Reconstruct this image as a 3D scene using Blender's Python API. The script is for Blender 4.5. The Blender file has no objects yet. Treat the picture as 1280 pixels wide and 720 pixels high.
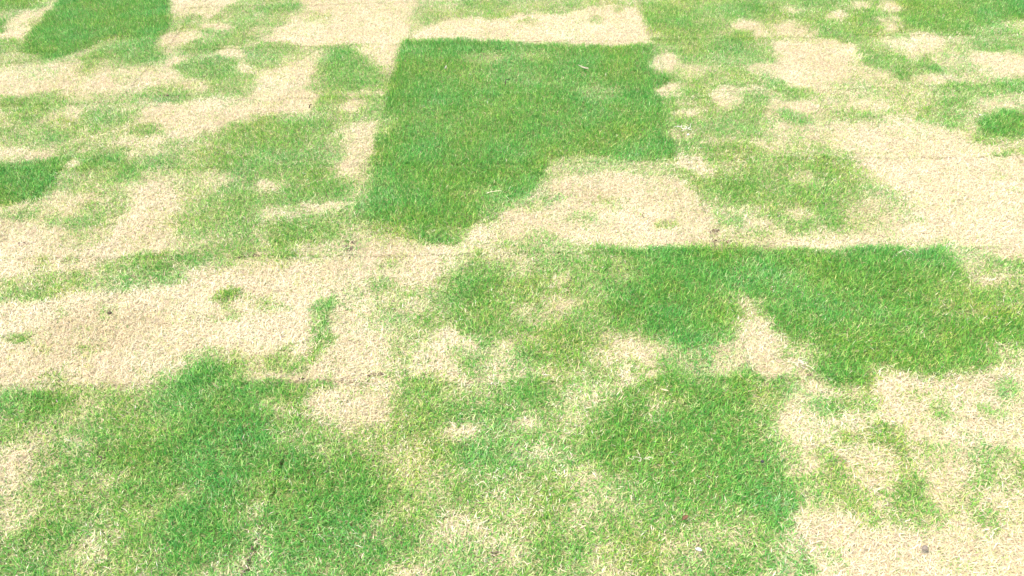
import bpy, bmesh, math
import numpy as np
from mathutils import Vector, Matrix

# ------------------------------------------------------------------ camera, light, exposure
S = bpy.context.scene
C = S.collection
FOC, PITCH, YAW, ROLL = 1103.3, 0.64271, 0.03868, -0.03397      # focal length in photo pixels (1280 wide), radians
CAM = Vector((0.5252, -1.9520, 1.3306))                          # the turf pieces are 1 m x 0.5 m, seams on the metre grid
cam_data = bpy.data.cameras.new('camera')
cam = bpy.data.objects.new('camera', cam_data); C.objects.link(cam)
FWD = Vector((-math.sin(YAW)*math.cos(PITCH), math.cos(YAW)*math.cos(PITCH), -math.sin(PITCH)))
RGT = Vector((math.cos(YAW), math.sin(YAW), 0)); UPV = RGT.cross(FWD)
cr, sr = math.cos(ROLL), math.sin(ROLL)
CX = RGT*cr + UPV*sr; CY = -RGT*sr + UPV*cr                      # camera axes after the roll
m3 = Matrix((CX, CY, -FWD)).transposed()
cam.matrix_world = Matrix.Translation(CAM) @ m3.to_4x4()
cam_data.sensor_width = 36; cam_data.lens = 36*FOC/1280
cam_data.clip_start = 0.05; cam_data.clip_end = 2000
S.camera = cam
S.render.resolution_x, S.render.resolution_y = 1024, 576

SUN_EL, SUN_AZ = math.radians(62), math.radians(235)             # azimuth clockwise from +Y: behind the camera, to the left
W = bpy.data.worlds.new('World'); S.world = W; W.use_nodes = True
nt = W.node_tree; bg = nt.nodes['Background']
sky = nt.nodes.new('ShaderNodeTexSky'); sky.sky_type = 'NISHITA'; sky.sun_disc = False
sky.sun_elevation = SUN_EL; sky.sun_rotation = SUN_AZ; sky.dust_density = 4.0
nt.links.new(sky.outputs[0], bg.inputs[0]); bg.inputs[1].default_value = 0.15
sl = bpy.data.lights.new('sun', 'SUN'); sl.energy = 1.5; sl.angle = math.radians(10); sl.color = (1, 0.95, 0.84)
so = bpy.data.objects.new('sun', sl); C.objects.link(so)
so.rotation_euler = Vector((-math.sin(SUN_AZ)*math.cos(SUN_EL), -math.cos(SUN_AZ)*math.cos(SUN_EL), -math.sin(SUN_EL))).to_track_quat('-Z', 'Y').to_euler()
S.view_settings.view_transform = 'Standard'; S.view_settings.look = 'None'
S.view_settings.exposure = 1.66; S.view_settings.gamma = 1.0

#<<map
# ------------------------------------------------------------------ noise and the photo-to-ground projection
rng = np.random.default_rng(7)
def hash2(ix, iy, seed):
    h = (ix.astype(np.int64)*374761393 + iy.astype(np.int64)*668265263 + seed*982451653) & 0xffffffff
    h = ((h ^ (h >> 13))*1274126177) & 0xffffffff
    return ((h ^ (h >> 16)) & 0xffff)/65535.0
def vnoise(x, y, seed):
    ix, iy = np.floor(x), np.floor(y); fx, fy = x-ix, y-iy
    fx = fx*fx*(3-2*fx); fy = fy*fy*(3-2*fy)
    a, b = hash2(ix, iy, seed), hash2(ix+1, iy, seed)
    c, d = hash2(ix, iy+1, seed), hash2(ix+1, iy+1, seed)
    return (a+(b-a)*fx)*(1-fy) + (c+(d-c)*fx)*fy - 0.5            # -0.5 .. 0.5
def fbm(x, y, scale, seed, octaves=3):
    s, amp, tot = 0, 1.0, 0
    for k in range(octaves):
        r = 0.6*k; xr, yr = x*math.cos(r)-y*math.sin(r), x*math.sin(r)+y*math.cos(r)
        s = s + amp*vnoise(xr/scale*2**k + 31.7*k, yr/scale*2**k + 11.3*k, seed+k); tot += amp; amp *= 0.55
    return s/tot
def ground(u, v, z=0.0):
    """photo pixel -> point on the horizontal plane at height z"""
    d = np.array(FWD) + (u-640)/FOC*np.array(CX) - (v-360)/FOC*np.array(CY)
    t = (z-CAM[2])/d[2]
    return np.array([CAM[0]+t*d[0], CAM[1]+t*d[1]])

# ------------------------------------------------------------------ where the lawn is alive and where it is dead
# 0 = straw, 10 = lush.  Outlines are photo pixels, turned at once into outlines on the ground; later ones lie over earlier ones.
PATCHES = [
 # wide areas
 (6.3,[(0,484),(310,480),(372,478),(420,520),(470,540),(520,520),(960,470),(985,570),(1010,720),(0,720)]),
 (2.2,[(962,468),(1280,461),(1280,720),(1012,720),(1000,620),(985,570)]),
 (5.8,[(812,0),(960,0),(1060,0),(1120,15),(1120,45),(1000,40),(960,60),(960,200),(850,195),(830,100)]),
 (3.4,[(1020,90),(1180,85),(1180,160),(1040,160)]),
 (2.4,[(1060,165),(1280,172),(1280,195),(1090,205)]),
 (0.6,[(1090,195),(1280,182),(1280,330),(1245,310),(1200,300),(1160,275),(1120,230),(1095,210)]),
 (3.4,[(1080,200),(1110,235),(1165,290),(1100,300),(1050,260)]),
 (0.9,[(0,375),(100,370),(180,355),(240,338),(330,328),(440,310),(440,330),(425,370),(400,420),(370,440),(330,450),(300,440),(270,450),(215,475),(170,482),(90,485),(0,480)]),
 (1.4,[(0,275),(60,270),(100,290),(150,290),(165,310),(120,330),(105,345),(95,355),(60,340),(0,345)]),
 (1.6,[(165,225),(190,208),(215,212),(222,240),(218,285),(215,312),(165,315),(140,290),(160,260)]),
 # far row
 (8.0,[(0,0),(50,0),(45,8),(0,12)]), (1.8,[(0,45),(10,25),(25,15),(60,6),(90,0),(60,14),(38,25),(27,45),(15,50)]),
 (9.6,[(92,0),(215,0),(210,25),(205,38),(190,44),(130,45),(95,60),(65,70),(35,72),(28,60),(32,40),(55,18)]),
 (7.2,[(125,47),(205,42),(208,68),(175,75),(130,70),(100,88),(97,80),(115,65)]),
 (1.8,[(0,88),(95,75),(95,100),(90,112),(0,115)]), (1.6,[(90,100),(130,82),(190,82),(195,100),(160,115),(100,115)]),
 (1.6,[(218,5),(240,0),(310,0),(290,12),(260,20),(222,20)]), (2.2,[(205,42),(222,40),(222,100),(195,100)]),
 (2.0,[(175,122),(230,122),(320,110),(320,150),(245,160),(240,170),(190,160),(175,140)]),
 (1.5,[(370,0),(525,0),(500,60),(490,75),(480,85),(465,70),(445,55),(400,55),(330,45),(345,30),(380,15)]),
 (1.7,[(320,88),(350,80),(395,62),(398,118),(390,135),(320,145)]),
 (7.4,[(400,55),(435,55),(460,70),(485,88),(480,105),(430,110),(400,110)]),
 (5.4,[(420,115),(480,115),(480,140),(440,150),(400,145)]),
 (7.0,[(320,145),(395,140),(420,150),(410,170),(380,180),(320,200)]),
 (1.5,[(430,155),(475,145),(475,175),(465,195),(445,215),(415,212),(420,200),(435,185)]),
 (4.6,[(528,0),(640,0),(700,8),(640,16),(560,18),(528,34)]),
 (1.5,[(528,35),(560,20),(640,18),(640,46),(500,46)]),
 (1.3,[(640,17),(700,15),(760,3),(800,8),(812,50),(760,54),(640,48)]),
 # the lush square
 (9.0,[(500,48),(560,46),(640,50),(740,55),(815,52),(825,90),(832,110),(838,150),(848,196),(800,196),(720,190),(690,192),(680,215),(665,235),(620,260),(590,275),(570,300),(530,300),(453,270),(460,230),(470,190),(480,140),(490,90)]),
 # right of the square
 (7.5,[(814,5),(850,5),(880,20),(895,35),(850,50),(830,50),(820,35)]),
 (6.5,[(960,0),(1060,0),(1060,20),(1020,30),(960,22)]),
 (8.4,[(1120,10),(1145,0),(1280,0),(1280,22),(1245,20),(1240,33),(1180,37),(1140,35),(1125,25)]),
 (2.4,[(960,25),(985,22),(1020,33),(1030,45),(990,48),(970,40)]),
 (1.0,[(975,50),(1030,50),(1065,55),(1060,85),(1020,105),(985,100),(960,85),(960,75)]),
 (2.0,[(1100,45),(1150,38),(1180,45),(1180,60),(1140,70),(1110,58)]),
 (1.6,[(1215,62),(1250,62),(1280,75),(1280,92),(1235,90)]),
 (1.5,[(1050,160),(1130,145),(1180,155),(1215,158),(1220,175),(1280,185),(1280,200),(1050,182)]),
 (6.6,[(960,195),(1010,190),(1065,200),(1080,230),(1060,255),(1030,275),(960,270)]),
 (2.0,[(960,285),(1050,290),(1110,280),(1170,290),(1170,302),(1020,303),(960,300)]),
 (8.6,[(740,305),(880,305),(1000,305),(1060,306),(1170,303),(1190,310),(1210,330),(1220,350),(1280,375),(1280,420),(1255,430),(1240,460),(1100,462),(1085,480),(1030,475),(1020,455),(1000,430),(970,410),(950,390),(930,378),(925,400),(920,430),(885,455),(840,420),(800,420),(760,400),(745,340)]),
 # left, middle rows
 (8.6,[(0,208),(20,200),(60,192),(85,190),(80,205),(68,225),(60,240),(30,248),(0,258)]),
 (7.5,[(95,190),(120,182),(155,185),(170,200),(165,215),(140,222),(125,210),(95,210)]),
 (2.0,[(70,235),(110,235),(135,245),(120,262),(60,260)]),
 (6.5,[(270,180),(320,180),(320,220),(290,220),(270,205)]),
 (7.0,[(150,325),(175,315),(215,320),(250,308),(275,310),(265,322),(215,330),(205,345),(175,348),(165,335)]),
 (6.6,[(320,180),(400,180),(430,185),(410,205),(420,220),(450,230),(455,265),(430,275),(340,245),(320,220)]),
 (7.6,[(335,285),(360,270),(430,265),(430,280),(390,290),(375,300),(340,310)]),
 (1.6,[(440,305),(480,298),(520,305),(560,320),(560,345),(510,355),(480,350),(440,380)]),
 (3.4,[(450,360),(560,350),(560,400),(540,410),(480,400)]),
 (6.6,[(565,335),(600,310),(640,320),(700,330),(735,330),(745,400),(700,440),(650,420),(620,430),(590,400),(560,380),(545,360)]),
 (1.3,[(690,230),(710,205),(740,202),(800,215),(865,225),(880,250),(890,280),(900,301),(800,303),(720,300),(660,300),(640,285),(645,265),(690,255),(715,240)]),
 (7.0,[(870,215),(900,205),(950,200),(960,250),(930,260),(900,245),(880,240)]),
 (7.0,[(320,440),(340,428),(370,440),(385,445),(370,462),(320,464)]),
 (2.4,[(420,380),(450,365),(470,380),(500,400),(510,430),(530,460),(470,465),(440,440)]),
 (0.9,[(310,470),(370,462),(400,445),(420,400),(440,380),(460,410),(460,440),(465,465),(410,470),(385,474),(310,478)]),
 (8.0,[(320,482),(380,475),(375,490),(360,500),(320,495)]),
 (1.8,[(375,495),(400,480),(480,480),(500,500),(480,520),(440,520),(420,540),(390,525),(370,525)]),
 (7.4,[(505,475),(540,470),(560,490),(620,475),(640,472),(640,540),(620,535),(560,540),(510,540),(500,510)]),
 (2.2,[(755,420),(780,412),(820,420),(830,440),(820,470),(770,465),(765,440)]),
 (2.4,[(705,495),(720,475),(755,480),(755,500),(745,530),(710,535),(705,515)]),
 (1.8,[(930,375),(950,380),(960,400),(970,420),(990,430),(1010,435),(1015,465),(960,465),(930,470),(890,460),(890,440),(920,425)]),
 (8.5,[(770,480),(840,455),(880,467),(940,475),(965,500),(975,560),(985,600),(960,650),(900,620),(820,610),(770,600),(740,560),(745,520)]),
 (1.2,[(1100,465),(1130,463),(1180,470),(1240,463),(1280,461),(1280,470),(1230,480),(1235,495),(1200,498),(1160,490),(1150,500),(1110,495),(1100,480)]),
 # near rows
 (8.5,[(205,482),(230,455),(260,440),(285,455),(290,475),(320,485),(370,490),(350,530),(320,600),(310,650),(240,700),(215,690),(190,640),(150,620),(130,600),(140,560),(190,545),(215,520)]),
 (2.0,[(0,575),(30,555),(45,540),(65,560),(55,575),(40,590),(35,600),(20,615),(0,650)]),
 (8.5,[(345,570),(380,555),(420,560),(460,590),(470,610),(450,640),(430,660),(400,680),(350,700),(332,640),(340,600)]),
 (2.4,[(495,560),(520,550),(530,580),(520,600),(500,600)]),
 (3.0,[(530,660),(560,640),(600,640),(640,660),(640,680),(600,690),(560,700),(540,695)]),
 (2.3,[(705,590),(725,580),(760,590),(790,610),(785,625),(760,630),(730,640),(712,635),(710,610)]),
 (1.8,[(735,702),(800,705),(840,712),(860,720),(740,720)]),
 (0.6,[(1012,640),(1080,655),(1120,685),(1280,660),(1280,720),(1012,720)]),
]
# smaller tufts and bald spots: value, centre x, centre y, half width, half height in photo pixels
TUFTS = [
 (8,0,27,8,9),(6,10,55,25,12),(5,20,70,30,12),(3,35,85,40,8),(3,145,95,15,8),(5,235,25,25,9),(5,295,20,25,18),(2,230,42,25,7),(2,270,30,18,5),
 (7,255,54,22,7),(6,290,45,25,8),(2,285,62,20,8),(6.6,265,82,45,15),(3,245,103,20,8),(2,310,80,15,8),
 (6,40,125,40,12),(6,60,115,20,7),(7,30,142,18,8),(5,40,162,40,13),(6.5,120,145,40,11),(5.5,90,155,40,12),(6,5,162,15,6),(2,85,135,10,12),
 (2,180,172,25,8),(2,230,165,20,9),(5.5,175,160,20,8),(6.5,300,165,25,14),
 (6,350,8,30,6),(5,340,25,25,6),(3,400,20,20,8),(6,340,58,35,9),(6,330,70,20,9),(3,460,113,25,4),(6.5,410,125,15,12),(2.5,440,125,14,7),(5.5,485,150,10,15),
 (5,535,14,12,10),(6.2,605,3,30,7),(6.5,632,3,10,5),(5,620,15,20,7),(4,660,25,15,5),(4.5,775,8,8,7),(4.5,690,5,40,6),(4,745,22,10,5),
 (4,595,68,14,5),(6.5,605,70,30,8),(7.5,620,92,60,14),(6.3,745,112,30,10),(7,655,64,30,7),(10,520,90,25,20),(10,545,218,60,28),(10,660,155,40,15),(10,800,100,25,20),
 (7.5,700,182,30,7),(7.5,600,240,35,16),(6.5,622,262,22,12),(6.8,560,285,30,12),(5.6,490,285,30,9),
 (7.5,925,10,40,10),(2,935,28,20,6),(2,952,38,15,6),(7.5,925,42,20,11),(7,900,56,30,9),(2,830,75,18,12),(1.5,840,108,16,9),(3,865,85,25,9),
 (2.5,910,120,20,14),(2.5,940,108,25,7),(2.5,945,80,20,6),(6,890,92,20,11),(6,880,137,28,8),(6,872,152,30,10),(2.5,860,135,15,5),(3,850,160,15,6),(3,905,172,30,6),(2,950,175,15,8),
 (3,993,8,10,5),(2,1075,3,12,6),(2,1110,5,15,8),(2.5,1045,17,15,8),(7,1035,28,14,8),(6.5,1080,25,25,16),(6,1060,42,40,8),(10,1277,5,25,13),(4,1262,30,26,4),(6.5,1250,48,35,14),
 (2.4,1112,28,12,12),(6,962,65,8,10),(6.5,1105,70,25,12),(6.5,1130,85,20,12),(6.5,1160,80,20,10),(6,1080,58,15,8),(3,1190,70,28,13),(2,1175,97,20,6),
 (7.5,1270,105,30,9),(6,1200,108,30,7),(6,1230,110,30,9),(6,970,102,12,8),(5.5,1000,112,20,8),(2,1005,130,20,9),(2,965,122,8,5),(6,985,140,20,8),(6.5,1003,146,10,5),
 (5.4,1065,142,26,7),(2,1090,130,25,9),(7,1200,125,20,9),(9.2,1258,150,35,17),(6,1180,140,30,11),(6,1230,168,15,7),(3,1240,128,20,5),
 (5,1250,188,15,5),(5,1277,185,8,8),(3.6,1252,210,6,12),(3,1008,220,15,8),(2.4,1005,268,20,9),(7,1030,200,15,9),(6,1000,280,20,5),(6.5,1045,270,10,6),
 (5,1215,345,15,14),(5.5,1240,332,25,9),(2.5,1240,348,20,6),(6.5,1275,330,12,10),(6.3,1260,372,30,18),(4.2,1262,358,16,7),(5.4,1225,385,25,7),(4,1255,432,15,6),
 (10,860,335,60,18),(10,840,370,50,22),(9.6,1080,330,50,15),(9.6,1050,390,30,20),(9.2,1130,430,50,18),(7.2,1190,370,40,24),(7.6,1000,340,30,12),
 (2,20,187,35,6),(6,75,185,12,6),(2,92,200,8,6),(2.5,175,190,15,8),(5.5,195,195,20,11),(5,100,220,20,9),(5.5,108,255,10,6),(6.2,110,272,18,6),(5,70,268,12,9),(4,150,250,20,12),
 (5,230,195,20,12),(3.4,250,217,40,13),(4.8,255,275,30,20),(5.8,265,270,15,12),(6.2,305,260,25,28),(5,300,295,20,14),(5.5,290,312,25,9),(5.3,130,330,15,8),(5.3,220,345,20,7),(5.3,150,350,15,9),
 (3,100,295,30,14),(5,85,322,15,8),(3.8,50,325,15,9),(6.5,88,345,12,9),(4.6,20,265,30,8),
 (5.5,20,370,30,9),(5.5,50,368,20,8),(6.5,292,362,14,9),(4,290,385,10,13),(4,75,388,9,7),(4.2,128,385,10,10),(6.6,22,422,13,9),(3.8,55,430,14,7),(3.6,105,430,8,8),(4.3,65,467,20,7),
 (6,203,462,9,7),(4.6,180,455,6,5),(3.6,100,405,12,5),(6,140,361,10,5),
 (2,335,227,14,11),(2.5,442,237,12,9),(2.5,405,255,35,7),(2.5,345,262,25,5),(7,370,240,15,10),(5,350,315,20,8),(2.6,400,305,40,8),(5,440,277,14,9),(4,447,292,7,12),
 (5,470,345,15,8),(3.6,490,325,20,6),(3,490,300,25,6),(2.4,600,290,22,13),(3,568,325,15,10),(4,650,330,15,7),(7.6,600,365,28,28),
 (4.5,730,207,25,7),(3.5,760,250,15,10),(5,840,277,15,6),(3.8,680,290,25,9),(3.4,720,270,20,8),(4.6,660,302,30,9),(2,690,262,12,8),
 (1.8,868,195,18,9),(2.5,870,208,12,6),(6,850,212,18,7),(8.3,930,230,15,10),(3,910,260,25,8),(5.2,910,275,20,7),(2.4,945,280,18,10),(4.5,942,290,10,5),
 (6.5,700,320,25,10),(5.6,760,315,22,8),(3,650,325,12,8),(3,700,345,20,12),(5.8,775,330,18,18),
 (6,405,380,20,11),(6,408,410,12,18),(5.5,400,425,10,14),(4,335,375,20,9),(2,530,440,20,13),(1.5,565,415,25,14),(1.5,545,455,28,9),(2,610,468,38,5),(2.5,625,430,15,14),(4,495,440,18,12),
 (6.5,535,390,15,12),(6,580,385,14,14),(7.2,605,400,25,28),(6,580,450,20,11),(5,500,400,10,8),(7,400,477,20,4),(2.5,580,528,27,11),(5,570,485,20,8),(4,600,480,12,8),
 (4,690,372,25,18),(2.5,710,372,18,12),(4,660,382,30,18),(3.5,660,420,20,8),(3,695,400,10,5),(6.5,720,410,30,14),(7,690,440,50,14),(6.5,740,450,25,9),(6,787,445,8,6),(3,750,440,14,8),
 (3.4,740,477,28,9),(8,660,487,25,18),(3,643,466,8,9),(2,655,533,18,8),(4,858,436,20,6),(5.6,850,444,25,8),(4.3,915,445,15,8),(4.3,985,432,20,8),
 (5,830,502,25,9),(4,815,495,12,11),(6,810,520,20,9),(3,948,492,11,14),
 (3,1010,482,13,18),(6.5,980,482,18,13),(2,985,520,18,14),(5.6,1060,497,38,11),(3,1075,518,20,9),(2,1025,535,20,8),(6.5,1115,530,20,11),(6,1040,508,16,9),
 (4.4,1150,490,25,7),(5.4,1270,485,18,10),(6,1190,512,18,11),(1.5,1155,530,30,9),(2,1215,520,25,13),(5,1250,510,25,9),
 (8,965,585,14,25),(8.6,980,640,18,28),(6.5,1110,547,22,11),(6.5,1132,566,12,14),(6,1065,545,10,8),(6,1040,580,10,25),(5.4,1045,615,35,16),(6,1070,630,20,11),(6.4,1095,652,11,15),
 (5.4,1020,610,15,18),(6.4,1140,610,33,22),(5.4,1150,642,33,17),(6,1120,592,12,8),(5.5,1225,585,18,13),(5,1235,560,25,9),(5.5,1270,580,14,14),(5.4,1240,650,20,12),(4.4,1205,620,9,18),
 (5,1040,695,9,6),(5,1205,710,5,6),(4,985,692,26,22),(6.5,1003,702,8,8),(3.6,1180,560,30,10),
 (8,50,495,42,9),(3.4,110,507,25,11),(3,85,522,15,9),(4.6,20,525,25,13),(9.7,260,467,20,12),(9.6,200,560,30,14),(9.3,270,580,40,24),(9.3,250,650,35,28),
 (4.4,228,610,14,9),(4.4,180,640,12,8),(3.8,340,510,20,9),(3.6,50,545,20,9),(2.5,95,550,15,6),(2.5,15,640,15,14),(3,40,633,10,6),(8,60,665,35,15),(7.5,100,585,15,8),(4.4,125,595,12,11),(5.4,80,612,40,16),
 (4,100,690,25,18),(3,115,680,10,13),(3,95,710,20,10),(4.4,145,665,20,11),(4,180,710,25,9),(3.4,270,710,30,11),(3,300,695,11,9),(7.6,20,715,20,7),
 (1.5,328,627,5,12),(3,324,670,9,15),(4.4,365,545,20,6),(4.4,405,565,10,8),(3.4,440,540,15,8),(4,510,605,18,15),(4.2,470,560,20,8),(7.5,500,617,14,9),(4.4,545,600,24,18),(3,582,592,12,8),
 (7.5,585,555,30,10),(7,610,575,30,13),(2,570,650,18,10),(3.4,490,640,20,10),(2.5,505,710,30,14),(7,490,675,18,9),(4,630,630,24,9),
 (5.5,745,615,10,9),(4.5,660,570,24,11),(4,690,560,15,9),(4,645,655,14,14),(2.6,640,692,12,18),(7.5,690,682,14,24),(6.8,690,630,18,14),(6.6,780,670,30,18),(3,750,680,13,11),(7,775,719,20,4),
 (4.6,780,642,20,10),(4,880,660,20,9),(3.5,850,682,28,13),(3.5,910,670,24,11),(4,870,705,28,9),(6.6,920,700,18,13),(4.6,945,645,14,10),(2.5,950,710,14,13),
 (.8,345,471,38,4),(.8,400,462,22,6),(.8,430,450,26,12),(1.2,650,264,14,7),(1.5,455,335,16,10),(1.6,1040,300,60,4),(1,1150,286,30,8),
]
CELL = 0.006
SHARP = (9.0, 8.6, 9.6, 1.3)                                     # these patches end at a seam
GX0, GX1, GY0, GY1 = -2.4, 3.1, -1.35, 2.7
nx, ny = int((GX1-GX0)/CELL), int((GY1-GY0)/CELL)
gx, gy = np.meshgrid(GX0+(np.arange(nx)+.5)*CELL, GY0+(np.arange(ny)+.5)*CELL)
wx = gx + 0.085*fbm(gx, gy, .10, 11) + 0.035*fbm(gx, gy, .03, 12, 2)
wy = gy + 0.085*fbm(gx, gy, .10, 21) + 0.035*fbm(gx, gy, .03, 22, 2)
GREEN = 4.0 + 5.0*fbm(gx, gy, .35, 31, 3)*(np.abs(gx-.5) > 0)
def stamp(value, pix, soft, warp=1.0):
    q = np.array([ground(u, v) for u, v in pix])
    # outlines that run off the photo's edge are carried on past it
    lo, hi = q.min(0)-soft*2-.06, q.max(0)+soft*2+.06
    i0, i1 = max(0, int((lo[0]-GX0)/CELL)), min(nx, int((hi[0]-GX0)/CELL)+1)
    j0, j1 = max(0, int((lo[1]-GY0)/CELL)), min(ny, int((hi[1]-GY0)/CELL)+1)
    if i1 <= i0 or j1 <= j0: return
    X, Y = gx[j0:j1, i0:i1], gy[j0:j1, i0:i1]
    X, Y = X+(wx[j0:j1, i0:i1]-X)*warp, Y+(wy[j0:j1, i0:i1]-Y)*warp
    d = np.full(X.shape, 9.0); inside = np.zeros(X.shape, bool)
    for k in range(len(q)):
        a, b = q[k], q[(k+1) % len(q)]
        e = b-a; t = np.clip(((X-a[0])*e[0]+(Y-a[1])*e[1])/(e@e+1e-12), 0, 1)
        d = np.minimum(d, np.hypot(X-a[0]-t*e[0], Y-a[1]-t*e[1]))
        if a[1] != b[1]:
            inside ^= ((a[1] > Y) != (b[1] > Y)) & (X < (b[0]-a[0])*(Y-a[1])/(b[1]-a[1])+a[0])
    sd = np.where(inside, d, -d)
    w = np.clip(.5+sd/(2*soft), 0, 1); w = w*w*(3-2*w)
    g = GREEN[j0:j1, i0:i1]; g += (value-g)*w
def beyond(pix):
    """push points lying on the photo's border outwards"""
    out = []
    for u, v in pix:
        out.append((u-60 if u <= 0 else u+60 if u >= 1280 else u, v-25 if v <= 0 else v+60 if v >= 720 else v))
    return out
for val, pix in PATCHES: stamp(val, beyond(pix), .02 if val in SHARP else .05, .45 if val in SHARP else 1.0)
for val, cx, cy, rx, ry in TUFTS:
    n = 12
    stamp(val, [(cx+rx*math.cos(2*math.pi*k/n), cy+ry*math.sin(2*math.pi*k/n)) for k in range(n)], .025, .8)
def green_at(x, y):
    i = np.clip(((x-GX0)/CELL).astype(int), 0, nx-1); j = np.clip(((y-GY0)/CELL).astype(int), 0, ny-1)
    inb = (x > GX0) & (x < GX1) & (y > GY0) & (y < GY1)
    return np.where(inb, GREEN[j, i], 4.3+6*fbm(x, y, .35, 31, 3))
#map>>

# ------------------------------------------------------------------ materials
def new_mat(name):
    m = bpy.data.materials.new(name); m.use_nodes = True
    return m, m.node_tree.nodes, m.node_tree.links, m.node_tree.nodes['Principled BSDF']
def blade_mat(name, trans, rough, spec):
    m, N, L, p = new_mat(name)
    a = N.new('ShaderNodeAttribute'); a.attribute_name = 'col'
    L.new(a.outputs['Color'], p.inputs['Base Color'])
    p.inputs['Roughness'].default_value = rough; p.inputs['Specular IOR Level'].default_value = spec
    t = N.new('ShaderNodeBsdfTranslucent'); L.new(a.outputs['Color'], t.inputs['Color'])
    x = N.new('ShaderNodeMixShader'); x.inputs[0].default_value = trans
    L.new(p.outputs[0], x.inputs[1]); L.new(t.outputs[0], x.inputs[2])
    L.new(x.outputs[0], N['Material Output'].inputs['Surface'])
    return m
M_GREEN = blade_mat('green_blade', .36, .5, .3)
M_DRY = blade_mat('dry_blade', .25, .65, .2)
def ramp_mat(name, scale, cols, rough=.9, detail=6, bump=0.0):
    m, N, L, p = new_mat(name)
    tc = N.new('ShaderNodeTexCoord'); n = N.new('ShaderNodeTexNoise'); n.inputs['Scale'].default_value = scale; n.inputs['Detail'].default_value = detail
    L.new(tc.outputs['Object'], n.inputs['Vector'])
    r = N.new('ShaderNodeValToRGB'); L.new(n.outputs['Fac'], r.inputs[0])
    el = r.color_ramp.elements
    for i, (pos, c) in enumerate(cols):
        e = el[i] if i < 2 else el.new(pos)
        e.position = pos; e.color = (*c, 1)
    L.new(r.outputs[0], p.inputs['Base Color']); p.inputs['Roughness'].default_value = rough; p.inputs['Specular IOR Level'].default_value = .2
    if bump:
        b = N.new('ShaderNodeBump'); b.inputs['Strength'].default_value = bump; b.inputs['Distance'].default_value = .004
        L.new(n.outputs['Fac'], b.inputs['Height']); L.new(b.outputs[0], p.inputs['Normal'])
    return m
M_SOIL = ramp_mat('soil', 90, [(.3, (.055, .04, .028)), (.7, (.17, .125, .085))], bump=.6)
def thatch_mat():
    m, N, L, p = new_mat('thatch')
    tc = N.new('ShaderNodeTexCoord')
    def noise(sc, det):
        n = N.new('ShaderNodeTexNoise'); n.inputs['Scale'].default_value = sc; n.inputs['Detail'].default_value = det
        L.new(tc.outputs['Object'], n.inputs['Vector']); return n
    def ramp(n, cols):
        r = N.new('ShaderNodeValToRGB'); L.new(n.outputs['Fac'], r.inputs[0])
        for e, (pos, c) in zip(r.color_ramp.elements, cols): e.position = pos; e.color = (*c, 1)
        return r
    n1 = noise(260, 5)
    dry = ramp(n1, [(.36, (.19, .145, .09)), (.62, (.52, .43, .28))])
    grn = ramp(n1, [(.36, (.055, .075, .022)), (.66, (.24, .26, .10))])
    a = N.new('ShaderNodeAttribute'); a.attribute_name = 'green'
    mx = N.new('ShaderNodeMix'); mx.data_type = 'RGBA'
    L.new(a.outputs['Fac'], mx.inputs['Factor']); L.new(dry.outputs[0], mx.inputs[6]); L.new(grn.outputs[0], mx.inputs[7])
    L.new(mx.outputs[2], p.inputs['Base Color']); p.inputs['Roughness'].default_value = .95; p.inputs['Specular IOR Level'].default_value = .1
    b = N.new('ShaderNodeBump'); b.inputs['Strength'].default_value = .7; b.inputs['Distance'].default_value = .004
    L.new(n1.outputs['Fac'], b.inputs['Height']); L.new(b.outputs[0], p.inputs['Normal'])
    return m
M_THATCH = thatch_mat()
M_LAWN = ramp_mat('distant_lawn', 2.2, [(.36, (.09, .17, .045)), (.64, (.50, .41, .24)), (.5, (.24, .26, .10))], detail=9)

# ------------------------------------------------------------------ mesh helpers
def link(name, me, parent=None, **props):
    o = bpy.data.objects.new(name, me); C.objects.link(o); o.parent = parent
    for k, v in props.items(): o[k] = v
    return o
def mesh_from(name, verts, loops, starts, mat, smooth=False):
    me = bpy.data.meshes.new(name)
    me.vertices.add(len(verts)); me.vertices.foreach_set('co', np.ascontiguousarray(verts, np.float32).ravel())
    me.loops.add(len(loops)); me.loops.foreach_set('vertex_index', np.ascontiguousarray(loops, np.int32))
    me.polygons.add(len(starts)); me.polygons.foreach_set('loop_start', np.ascontiguousarray(starts, np.int32))
    me.update(calc_edges=True)
    me.materials.append(mat)
    if smooth: me.polygons.foreach_set('use_smooth', np.ones(len(starts), bool))
    return me
TOP = -0.015                                                      # the mat's surface; the blade tips end near z = 0
def relief(x, y):
    return 0.010*fbm(x, y, .45, 91, 2) + 0.008*fbm(x, y, .07, 92, 2)

def blades(name, x, y, z, length, width, tilt, bend, azim, cols, mat):
    """one mesh of narrow two-segment grass blades"""
    n = len(x)
    ca, sa = np.cos(azim), np.sin(azim)
    d1 = np.stack([np.sin(tilt)*ca, np.sin(tilt)*sa, np.cos(tilt)], 1)
    t2 = np.minimum(tilt+bend, 1.75)
    d2 = np.stack([np.sin(t2)*ca, np.sin(t2)*sa, np.cos(t2)], 1)
    tw = azim + math.pi/2 + rng.normal(0, .5, n)
    sd = np.stack([np.cos(tw), np.sin(tw), np.zeros(n)], 1)*(width/2)[:, None]
    base = np.stack([x, y, z], 1); mid = base + d1*(length*.45)[:, None]; tip = mid + d2*(length*.55)[:, None]
    V = np.empty((n, 4, 3), np.float32)
    V[:, 0] = base; V[:, 1] = mid+sd; V[:, 2] = tip; V[:, 3] = mid-sd
    loops = np.arange(n*4); starts = np.arange(n)*4
    me = mesh_from(name, V.reshape(-1, 3), loops, starts, mat)
    at = me.attributes.new('col', 'FLOAT_COLOR', 'FACE')
    c4 = np.ones((n, 4), np.float32); c4[:, :3] = cols
    at.data.foreach_set('color', c4.ravel())
    return me

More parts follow.
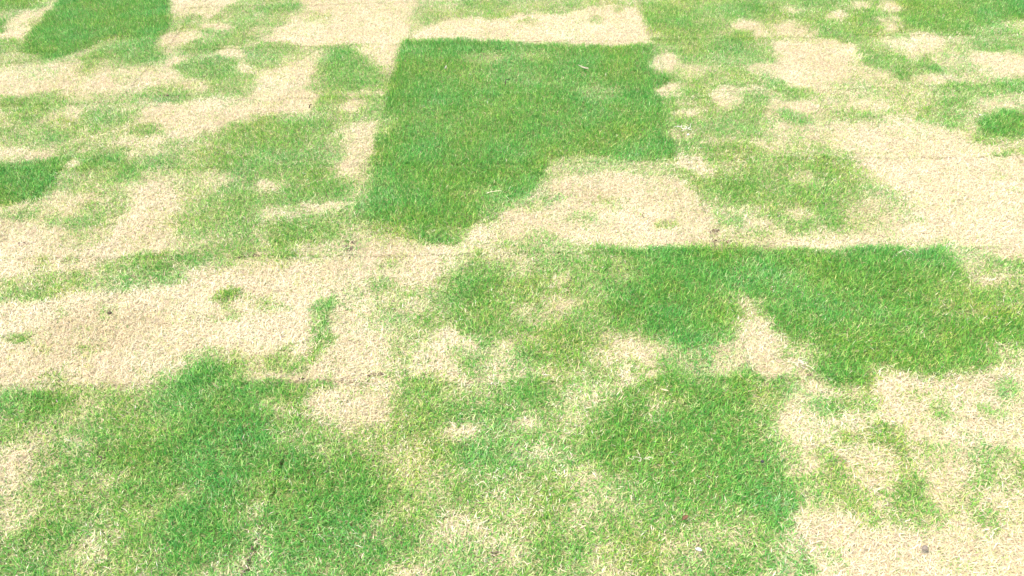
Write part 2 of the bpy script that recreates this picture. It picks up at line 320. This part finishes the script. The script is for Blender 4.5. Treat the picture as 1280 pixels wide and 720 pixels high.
def pick(cols, idx, n, jitter=.14):
    c = np.array(cols)[idx]
    return c*np.clip(1+rng.normal(0, jitter, (n, 1)), .5, 1.6)*np.clip(1+rng.normal(0, .05, (n, 3)), .8, 1.2)
GREENS = [(.075, .285, .038), (.135, .360, .052), (.215, .420, .072), (.310, .455, .115), (.050, .215, .050), (.42, .485, .19)]
STRAWS = [(.59, .525, .345), (.65, .60, .43), (.50, .42, .25), (.47, .445, .225), (.57, .475, .315), (.30, .25, .165), (.475, .505, .215)]
CORNER = ground(1275, 3)                                           # centre of the deeper blue-green tint given to the blades
def sow(x, y, z, parent, fine=1.0):
    """decide for each spot whether a live or a dead blade grows there, then build both"""
    n = len(x); fine = fine+np.zeros(n)
    g = green_at(x, y)
    g = g + np.interp(g, [0, 1, 2, 3.3, 5, 7], [-.1, -.1, .05, .8, .8, .1])
    g = g + np.interp(g, [0, 2, 5, 8, 10], [2.6, 3.4, 3.4, 2.6, 1.4])*fbm(x, y, .11, 54, 3)
    v = g + 4.0*fbm(x, y, .045, 55, 2) + 3.2*fbm(x, y, .016, 56, 2) + rng.normal(0, .9, n)
    p = np.interp(v, [-.5, 1, 2.2, 3.4, 4.6, 6, 8, 10], [.03, .085, .25, .50, .72, .86, .95, .985])
    live = rng.random(n) < p
    vig = np.clip((g + 3*fbm(x, y, .12, 57, 2) - 2.5)/7, 0, 1)         # vigour: longer, deeper green
    comb = 2.2*math.pi*fbm(x, y, .16, 58, 2)                          # neighbouring blades lean alike
    # live blades
    i = np.where(live)[0]; m = len(i); w = vig[i]
    pr = rng.random(m)
    hue = fbm(x[i], y[i], .14, 61, 3)                                  # some stretches bluish, some yellowish
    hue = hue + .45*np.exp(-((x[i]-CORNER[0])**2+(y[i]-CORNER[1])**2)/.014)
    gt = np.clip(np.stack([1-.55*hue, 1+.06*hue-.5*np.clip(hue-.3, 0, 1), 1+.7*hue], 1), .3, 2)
    idx = np.select([pr < .03+.52*w**2, pr < .16+.56*w, pr < .42+.46*w, pr < .72+.22*w, pr < .76+.21*w], [0, 1, 2, 3, 4], 5)
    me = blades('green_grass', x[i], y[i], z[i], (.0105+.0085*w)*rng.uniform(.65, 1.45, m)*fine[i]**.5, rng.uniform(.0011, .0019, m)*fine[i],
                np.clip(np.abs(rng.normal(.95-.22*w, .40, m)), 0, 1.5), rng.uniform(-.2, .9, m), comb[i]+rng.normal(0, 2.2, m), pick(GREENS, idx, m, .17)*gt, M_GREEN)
    link('green_grass', me, parent, kind='stuff')
    # dead blades
    i = np.where(~live)[0]; m = len(i)
    pr = rng.random(m); yel = pr < np.clip(.55*np.clip((g[i]-1.5)/5, 0, 1) + .06 + .55*fbm(x[i], y[i], .09, 60, 3), 0, .6)
    idx = np.where(yel, np.where(pr*7 % 1 < .5, 6, 3), rng.choice(6, m, p=[.36, .27, .14, .07, .11, .05]))
    tone = fbm(x[i], y[i], .16, 59, 3)                                 # weathering: some stretches bleached, some still tan or pinkish
    tint = np.stack([1+.34*tone, 1+.42*tone, 1+.62*tone], 1)
    me = blades('dry_grass', x[i], y[i], z[i]+rng.uniform(0, .005, m), rng.uniform(.008, .020, m)*fine[i]**.5, rng.uniform(.0009, .0017, m)*fine[i],
                np.clip(rng.normal(1.16, .3, m), .1, 1.6), rng.uniform(-.1, .5, m), comb[i]+rng.normal(0, 2.4, m), np.clip(pick(STRAWS, idx, m, .12)*tint, 0, .82), M_DRY)
    link('dry_grass', me, parent, kind='stuff')

# ------------------------------------------------------------------ the setting
def sheet(name, x0, x1, y0, y1, z, mat, hole=None):
    bm = bmesh.new()
    if hole is None:
        bm.faces.new([bm.verts.new(p) for p in ((x0, y0, z), (x1, y0, z), (x1, y1, z), (x0, y1, z))])
    else:
        a, b, c, d = hole
        o = [bm.verts.new(p) for p in ((x0, y0, z), (x1, y0, z), (x1, y1, z), (x0, y1, z))]
        q = [bm.verts.new(p) for p in ((a, c, z), (b, c, z), (b, d, z), (a, d, z))]
        e = [bm.verts.new((v.co.x, v.co.y, -.06)) for v in q]
        for k in range(4):
            bm.faces.new((o[k], o[(k+1) % 4], q[(k+1) % 4], q[k])); bm.faces.new((q[k], q[(k+1) % 4], e[(k+1) % 4], e[k]))
    me = bpy.data.meshes.new(name); bm.to_mesh(me); bm.free(); me.materials.append(mat)
    return link(name, me, None, kind='structure')
sheet('ground', -160, 160, -160, 160, -.045, M_SOIL)
NEAR = (-4.5, 5.5, -2.6, 5.0)                                      # lawn close by, with real blades; beyond it only the material
sheet('lawn', -150, 150, -150, 150, TOP, M_LAWN, NEAR)

# ------------------------------------------------------------------ turf pieces, 1 m x 0.5 m, laid seam to seam
WORN = [('x', 0, -1.02, -.93), ('x', 0, -.86, -.72), ('x', 0, .0, .06), ('y', -.5, -.06, .24), ('y', -.5, .3, .42), ('y', 1, -1.12, -.86), ('y', 1, -.55, -.35),
        ('y', 0, .98, 1.16), ('y', 1.5, -1.35, -1.04), ('y', 0, -.42, -.05), ('y', 2, -1.9, -1.4), ('x', 1, 0.0, .05), ('y', -.5, 1.02, 1.1)]
def seam_keep(x, y):
    """chance that a blade survives near a seam; gaps stay open only along the worn stretches"""
    k = np.ones(len(x))
    for ax, c, a, b in WORN:
        d, t = (np.abs(x-c), y) if ax == 'x' else (np.abs(y-c), x)
        d = d + .006*fbm(x, y, .03, 63, 2)
        k = np.where((t > a) & (t < b) & (d < (.005 if ax == 'x' else .004)+.012*fbm(t, t*0, .06, 64, 2)), .1, k)
    return k
def in_view(x, y, margin):
    P = np.stack([x, y, np.zeros(len(x))], 1) - np.array(CAM)
    f = P @ np.array(FWD); u = P @ np.array(CX)/f*FOC; v = P @ np.array(CY)/f*FOC
    return (np.abs(u) < 640+margin) & (np.abs(v) < 360+margin), f
def turf_piece(c, r, label):
    x0, y0, y1 = float(c), float(r)-(.1 if r == -1 else 0), r+.5
    root = link('turf_piece', None, None, label=label, category='turf', group='turf pieces laid edge to edge')
    root.location = (x0+.5, y0+.25, -.045); root.empty_display_size = .1
    lift = .0015*(hash2(np.array([c+9.]), np.array([r*2+9.]), 5)[0]-.5)
    # the mat of roots and dead leaves
    nu, nv = 64, 32
    U, Vv = np.meshgrid(np.linspace(0, 1, nu+1), np.linspace(0, y1-y0, nv+1))
    X, Y = x0+U, y0+Vv
    def inset(ax, c):                                              # how far the mat's edge stands back from the seam line
        t = Y if ax == 'x' else X
        w = np.zeros(t.shape)
        for wa, wc, lo, hi in WORN:
            if wa == ax and abs(wc-c) < .01: w = np.maximum(w, np.clip(np.minimum(t-lo, hi-t)/.02, 0, 1))
        return .0004 + w*(.004+.010*np.clip(fbm(t, t*0+c, .05, 71, 2)+.1, 0, 1))
    dX = np.where(U == 0, inset('x', x0), np.where(U == 1, -inset('x', x0+1), 0))
    dY = np.where(Vv == 0, inset('y', y0), np.where(Vv == y1-y0, -inset('y', y1), 0))
    X, Y = X+dX, Y+dY
    Z = TOP + lift + relief(X, Y)
    V = np.stack([X, Y, Z], 2).reshape(-1, 3)
    I = np.arange((nu+1)*(nv+1)).reshape(nv+1, nu+1)
    Q = np.stack([I[:-1, :-1], I[:-1, 1:], I[1:, 1:], I[1:, :-1]], 2).reshape(-1, 4)
    rim = np.concatenate([I[0, :-1], I[:-1, -1], I[-1, :0:-1], I[:0:-1, 0]])
    low = V[rim].copy(); low[:, 2] = -.047
    k = len(V)+np.arange(len(rim)); kn = np.roll(k, -1); rn = np.roll(rim, -1)
    Q = np.concatenate([Q, np.stack([rim, k, kn, rn], 1)])
    V = np.concatenate([V, low])
    V -= np.array([x0+.5, y0+.25, -.045])
    me = mesh_from('thatch', V, Q.ravel(), np.arange(len(Q))*4, M_THATCH)
    at = me.attributes.new('green', 'FLOAT', 'POINT')
    ga = np.clip((green_at(V[:, 0]+x0+.5, V[:, 1]+y0+.25)-2)/6, 0, 1)
    at.data.foreach_set('value', ga.astype(np.float32))
    link('thatch', me, root)
    # blades: closely sown where the photograph looks, thinner beyond its edges
    n = int(66000*(y1-y0)/.5)
    x = x0-.004+1.008*rng.random(n); y = y0-.004+(y1-y0+.008)*rng.random(n)
    vis, dep = in_view(x, y, 70)
    keep = np.where(vis, np.clip(2.1/dep, .6, 1.0), .30)*seam_keep(x, y)
    ok = rng.random(n) < keep
    x, y = x[ok], y[ok]
    z = TOP+lift+relief(x, y)-.001
    sow_local(x, y, z, root, (x0+.5, y0+.25, -.045))
def sow_local(x, y, z, root, origin):
    before = set(root.children)
    vis, dep = in_view(x, y, 70)
    sow(x, y, z, root, np.where(vis, 1.0, 1.75))
    for ch in root.children:
        if ch not in before: ch.data.transform(Matrix.Translation(-Vector(origin)))
TURF = {
 (-2, 2.0): 'half green turf strip behind the lush dark-edged piece and its straw corner',
 (-1, 2.0): 'thin straw strip of turf behind the pale wispy piece',
 (-2, 1.5): 'lush deep green turf piece with straw corner and dark exposed front edge',
 (-1, 1.5): 'mostly straw turf piece with pale green wisps beside the lush dark-edged piece',
 (0, 1.5): 'straw turf piece bordering the back edge of the lush green square',
 (1, 1.5): 'yellowish green turf piece with small bald spots, touching the back corner of lush square',
 (2, 1.5): 'bright green turf piece with one deep blue-green corner',
 (-2, 1.0): 'straw and green turf piece right in front of the lush dark-edged piece',
 (-1, 1.0): 'half straw turf piece with bright green block against the side of lush square',
 (0, 1.0): 'lush green turf piece forming the back of the green square, pale curled leaf on top',
 (1, 1.0): 'patchy turf piece with bald notches against the lush square and a large bald oval',
 (2, 1.0): 'straw streaked turf piece in front of the bright green blue-cornered piece',
 (-2, 0.5): 'thin yellow-green turf piece with streaky green bands behind the bright green tongue',
 (-1, 0.5): 'straw turf piece with green front half, against the middle of lush square',
 (0, 0.5): 'evenly lush green turf piece in the middle of the green square',
 (1, 0.5): 'thin green turf piece fading to straw, beside the middle of lush square',
 (2, 0.5): 'straw turf piece with one deep green clump at its outer end',
 (-2, 0.0): 'turf piece with bright green tongue running into straw',
 (-1, 0.0): 'faded turf piece, straw on one half and green streaks beside the lush square',
 (0, 0.0): 'turf piece half lush green, half straw, forming the front of the green square',
 (1, 0.0): 'turf piece with green mottled half and a wide bare bleached half',
 (2, 0.0): 'almost entirely bleached turf piece at the end of the wide bare area',
 (-1, -0.5): 'almost wholly straw turf piece with few small green tufts',
 (0, -0.5): 'turf piece turning from straw to deep green, crumbly soil along its front seam',
 (1, -0.5): 'large green turf piece with a straw wedge beside its side seam',
 (-1, -1.0): 'dense green turf piece with straw patches and dark twig on it',
 (0, -1.0): 'mottled green turf piece scattered with small bald spots, brown leaf and white petal',
 (1, -1.0): 'mostly straw turf piece with sparse green tufts, small seed pod lying on it',
}
for (c, r), lab in TURF.items(): turf_piece(c, r, lab)

# the same lawn carried on around the pieces
def laid(x, y):
    k = np.zeros(np.shape(x), bool)
    for c, r in TURF: k |= (x > c) & (x < c+1) & (y > r-(.1 if r == -1 else 0)) & (y < r+.5)
    return k
gxs, gys = np.arange(NEAR[0], NEAR[1]+.01, .1), np.arange(NEAR[2], NEAR[3]+.01, .1)
LX, LY = np.meshgrid(gxs, gys)
LI = np.arange(LX.size).reshape(LX.shape)
LQ = np.stack([LI[:-1, :-1], LI[:-1, 1:], LI[1:, 1:], LI[1:, :-1]], 2)
LQ = LQ[~laid(LX[:-1, :-1]+.05, LY[:-1, :-1]+.05)]
me = mesh_from('near_lawn', np.stack([LX, LY, TOP+relief(LX, LY)], 2).reshape(-1, 3), LQ.ravel(), np.arange(len(LQ))*4, M_THATCH)
me.attributes.new('green', 'FLOAT', 'POINT').data.foreach_set('value', np.clip((green_at(LX, LY).ravel()-2)/6, 0, 1).astype(np.float32))
link('near_lawn', me, None, kind='structure')
n = 330000
x = rng.uniform(*NEAR[:2], n); y = rng.uniform(*NEAR[2:], n)
away = np.maximum(np.maximum(-2-x, x-3), np.maximum(-1.1-y, y-2.5))
ok = ~laid(x, y) & (rng.random(n) < np.interp(away, [0, .8, 2], [1, .7, .35]))
x, y = x[ok], y[ok]
rootl = link('surrounding_grass', None, None, label='patchy green and straw grass of the lawn around the turf pieces', category='grass', kind='stuff')
sow(x, y, TOP+relief(x, y)-.001, rootl, 2.2)
TOTAL = sum(len(m.polygons) for m in bpy.data.meshes)
print('faces', TOTAL)

# ------------------------------------------------------------------ small things lying on the grass
def plain(name, col, rough=.7, var=.25):
    a = tuple(max(0, c*(1-var)) for c in col); b = tuple(min(.9, c*(1+var)) for c in col)
    return ramp_mat(name, 120, [(.3, a), (.7, b)], rough, 4)
M_PALE = plain('bleached_leaf', (.50, .45, .33)); M_WHITE = plain('white_petal', (.80, .80, .78), .5, .08)
M_BROWN = plain('brown_leaf', (.27, .15, .08)); M_DARK = plain('dark_wood', (.060, .045, .030))
M_STEM = plain('green_stem', (.16, .24, .05)); M_STRAW = plain('straw_stalk', (.72, .62, .40)); M_GREY = plain('grey_leaf', (.52, .47, .42))
M_STONE = plain('dark_stone', (.030, .030, .032), .5); M_SHELL = plain('seed_shell', (.17, .14, .11), .5)
def place(o, u, v, ang, z, label, cat, group=None):
    p = ground(u, v, z); o.location = (p[0], p[1], z); o.rotation_euler = (0, 0, ang)
    o['label'] = label; o['category'] = cat
    if group: o['group'] = group
    return o
def leaf(name, length, width, curl, mat, twist=0.0):
    """a thin dry leaf: pointed outline, folded along its midrib and curled lengthwise"""
    bm = bmesh.new(); n = 12; rows = []
    for k in range(n+1):
        t = k/n; w = width*.5*math.sin(math.pi*min(1, t*.94+.03))**.8*(1-.25*t)
        a = curl*(t-.5); cx = length*(math.sin(a)/curl if curl else t-.5); cz = length*((1-math.cos(a))/curl if curl else 0)
        tw = twist*(t-.5)
        rows.append([bm.verts.new((cx, s*w*math.cos(tw)+.18*width*math.sin(3*t), cz+abs(s)*w*.45+s*w*math.sin(tw))) for s in (-1, -.5, 0, .5, 1)])
    for a, b in zip(rows, rows[1:]):
        for j in range(4): bm.faces.new((a[j], b[j], b[j+1], a[j+1]))
    bmesh.ops.solidify(bm, geom=bm.faces[:], thickness=.0005)
    me = bpy.data.meshes.new(name); bm.to_mesh(me); bm.free(); me.materials.append(mat)
    me.polygons.foreach_set('use_smooth', np.ones(len(me.polygons), bool))
    return link(name, me)
def tube_into(bm, pts, r0, r1, sides=6):
    pts = [Vector(p) for p in pts]; prev = None; n = len(pts)
    for k, p in enumerate(pts):
        d = (pts[min(k+1, n-1)]-pts[max(k-1, 0)]).normalized()
        a = d.cross(Vector((.3, .2, 1))).normalized(); b = d.cross(a); r = r0+(r1-r0)*k/(n-1)
        ring = [bm.verts.new(p+a*math.cos(2*math.pi*j/sides)*r+b*math.sin(2*math.pi*j/sides)*r) for j in range(sides)]
        if prev:
            for j in range(sides): bm.faces.new((prev[j], prev[(j+1) % sides], ring[(j+1) % sides], ring[j]))
        else: bm.faces.new(ring[::-1])
        prev = ring
    bm.faces.new(prev)
def stalk(name, length, r, mat, bow=.15, side_twigs=0):
    bm = bmesh.new(); R = np.random.default_rng(int(length*1e5))
    ph = R.uniform(0, 6)
    f = lambda t: (length*(t-.5), length*bow*math.sin(math.pi*t)+length*.04*math.sin(7*t+ph), .004*math.sin(math.pi*t)+.002*math.sin(5*t+ph))
    tube_into(bm, [f(k/10) for k in range(11)], r, r*.55)
    for k in range(side_twigs):
        t = R.uniform(.25, .85); p = Vector(f(t)); q = p+Vector((length*.14, length*R.uniform(-.16, .16), .004))
        tube_into(bm, [p, (p+q)/2+Vector((0, 0, .001)), q], r*.6, r*.3)
    me = bpy.data.meshes.new(name); bm.to_mesh(me); bm.free(); me.materials.append(mat)
    return link(name, me)
def tangle(name, size, n, r, mat, seed):
    """loose curls of dead runner heaped together"""
    bm = bmesh.new(); R = np.random.default_rng(seed)
    for k in range(n):
        p = Vector((R.normal(0, size*.22), R.normal(0, size*.16), R.uniform(0, .006))); a = R.uniform(0, 6.28); pts = []
        turn = R.uniform(-.7, .7)
        for j in range(8):
            pts.append(p.copy()); p += Vector((math.cos(a), math.sin(a), R.normal(0, .12)))*size*R.uniform(.06, .12); a += turn+R.normal(0, .25); p.z = max(0, p.z)
        tube_into(bm, pts, r, r*.6, 5)
    tube_into(bm, [(-size*.2, 0, .003), (-size*.45, size*.06, .004), (-size*.8, size*.16, .003)], r, r*.5, 5)
    me = bpy.data.meshes.new(name); bm.to_mesh(me); bm.free(); me.materials.append(mat)
    return link(name, me)
def crumbs(name, length, width, n, size, mat, seed):
    """broken soil: many small angular crumbs strewn along a short stretch (x = along)"""
    bm = bmesh.new(); R = np.random.default_rng(seed)
    for k in range(n):
        r = size*R.uniform(.35, 1.0)
        res = bmesh.ops.create_icosphere(bm, subdivisions=1, radius=r)
        off = Vector((R.normal(0, length*.3), R.normal(0, width*.3), R.uniform(-.003, .002)))
        for v in res['verts']: v.co = Vector((v.co.x*R.uniform(.7, 1.5), v.co.y*R.uniform(.7, 1.3), v.co.z*R.uniform(.5, 1))) + off
    me = bpy.data.meshes.new(name); bm.to_mesh(me); bm.free(); me.materials.append(mat)
    return link(name, me)
def lump(name, sx, sy, sz, mat, seed, rough=.35, sub=3):
    bm = bmesh.new(); bmesh.ops.create_icosphere(bm, subdivisions=sub, radius=1)
    for v in bm.verts:
        c = v.co; q = np.array([c.x*1.3+seed]); w = np.array([c.y*1.3+c.z*.9])
        k = 1+rough*(float(fbm(q, w, .8, seed, 3)[0])*2)
        v.co = Vector((c.x*sx*k, c.y*sy*k, c.z*sz*k))
    me = bpy.data.meshes.new(name); bm.to_mesh(me); bm.free(); me.materials.append(mat)
    me.polygons.foreach_set('use_smooth', np.ones(len(me.polygons), bool))
    return link(name, me)
place(leaf('dry_leaf', .060, .012, 1.0, M_PALE, .8), 729, 85, -.75, .004, 'narrow cream curled leaf lying on the lush green square', 'leaf')
place(stalk('twig', .038, .0024, M_DARK, .1), 634, 102, 1.15, .008, 'short dark brown twig lying on the lush green square', 'twig')
place(leaf('dry_leaf', .034, .006, 1.3, M_GREY, .5), 557, 85, 1.4, .003, 'tiny greyish leaf sliver on lush square near its back corner', 'leaf')
place(stalk('straw_stalk', .046, .0009, M_STRAW, .12, 2), 618, 241, .35, .004, 'forked pale straw stalk where the lush square meets straw', 'stalk')
place(tangle('runner_tangle', .044, 8, .0008, M_GREY, 3), 856, 160, 0, .001, 'greyish white tangle of dead runners by the side of lush square', 'plant debris')
place(lump('petal', .004, .003, .002, M_WHITE, 5), 860, 168, .4, .003, 'tiny white petal beside the greyish tangle', 'petal')
place(tangle('runner_tangle', .026, 7, .0005, M_PALE, 8), 803, 573, .1, .001, 'cream tangle of dead runners on green grass', 'plant debris')
place(leaf('dry_leaf', .016, .010, .8, M_BROWN, .3), 857, 648, .7, .002, 'small reddish brown leaf on yellowing grass', 'leaf')
place(leaf('petal', .014, .009, 1.4, M_WHITE, .4), 873, 688, -.3, .002, 'white curled petal on thin yellowish grass', 'petal')
place(lump('pebble', .0035, .003, .0028, M_STONE, 4, .15), 953, 577, 0, .003, 'tiny black pebble on deep green grass', 'pebble')
place(lump('pebble', .0055, .0042, .0035, M_DARK, 6, .2), 137, 391, .5, -.003, 'dark brown pebble on wide straw area', 'pebble')
place(stalk('twig', .045, .0014, M_STEM, .08, 1), 115, 557, -.95, .009, 'thin green stem lying beside the dark twig', 'twig')
place(stalk('twig', .020, .0017, M_DARK, .2), 125, 574, -1.0, .008, 'dark twig stub at the tip of thin green stem', 'twig')
place(lump('seed_pod', .0065, .0048, .0042, M_SHELL, 9, .12), 1156, 685, .5, .000, 'small greyish brown seed pod on bleached straw', 'seed')
place(stalk('straw_stalk', .024, .0006, M_PALE, .2), 603, 607, -.3, .004, 'short cream stalk over thin grass near the mottled bald spots', 'stalk')
place(tangle('runner_tangle', .018, 5, .0005, M_PALE, 21), 616, 595, 0, .003, 'small cream knot of runners beside a short stalk', 'plant debris')
place(leaf('dry_leaf', .014, .003, 1.4, M_PALE, .4), 71, 502, -.9, .003, 'tiny cream curl of leaf on the green strip', 'leaf')
place(leaf('dry_leaf', .013, .004, 1.2, M_STRAW, .4), 128, 525, -.6, .003, 'tiny yellowish leaf curl at the edge of deep green grass', 'leaf')
place(leaf('petal', .009, .006, 1.0, M_WHITE), 1225, 144, .2, .003, 'tiny white petal beside the deep green clump', 'petal')
place(stalk('twig', .020, .002, M_DARK, .1), 388, 133, 1.3, .002, 'short dark twig stub on straw turf', 'twig')
place(stalk('straw_stalk', .036, .0008, M_PALE, .1), 1133, 316, -.25, .004, 'straight cream stalk near back seam of big green piece', 'stalk')
place(tangle('runner_tangle', .036, 9, .0007, M_PALE, 31), 1000, 455, 0, .001, 'cream tuft of dead runners at the tip of straw wedge', 'plant debris')
place(stalk('twig', .018, .0012, M_DARK, .2), 805, 270, 1.5, .002, 'dark twig sliver standing out on the straw half piece', 'twig')
place(leaf('dry_leaf', .020, .006, 1.0, M_STRAW, .4), 830, 488, -.35, .003, 'pale yellow leaf sliver lying on grass', 'leaf')
PI2 = math.pi/2
for u, v, ang, ln, wd, n, size, z, lab in [
    (893, 288, .4, .030, .012, 9, .0055, -.006, 'dark soil clods behind the back seam of big green piece'),
    (903, 301, 0, .050, .010, 12, .0040, -.009, 'soil crumbs strewn along the back seam of big green piece'),
    (1013, 467, .3, .010, .008, 6, .0024, -.007, 'dark soil crumbs next to the cream tuft of runners'),
    (620, 689, .2, .022, .014, 16, .0022, -.009, 'dark crumbly soil showing through a bald spot'),
    (470, 468, .1, .050, .008, 18, .0026, -.010, 'soil crumbs in the seam in front of the straw-to-green piece'),
    (380, 474, .1, .045, .010, 20, .0026, -.010, 'greyish soil crumbs where a straw strip meets four turf corners'),
    (438, 311, PI2, .070, .010, 22, .0030, -.010, 'soil crumbs in the side seam below the lush square corner'),
    (326, 656, PI2-.1, .050, .007, 20, .0026, -.010, 'dark soil in the open seam between two deep green patches'),
    (308, 705, PI2-.1, .050, .009, 20, .0026, -.010, 'dark soil crumbs further along the open seam, beside straw'),
    (222, 119, .05, .110, .010, 24, .0040, -.009, 'line of soil crumbs in the seam across faded straw turf'),
    (155, 45, .0, .120, .010, 24, .0040, -.012, 'dark soil along the exposed front edge of lush piece'),
    (315, 320, .05, .070, .010, 20, .0032, -.010, 'soil crumbs in the seam behind the almost wholly straw piece'),
    (32, 304, .1, .070, .020, 10, .0028, -.006, 'scattered grey soil crumbs on bleached straw beside green patch')]:
    place(crumbs('soil_crumbs', ln, wd, n, size, M_SOIL, int(u+v)), u, v, ang, z, lab, 'soil')
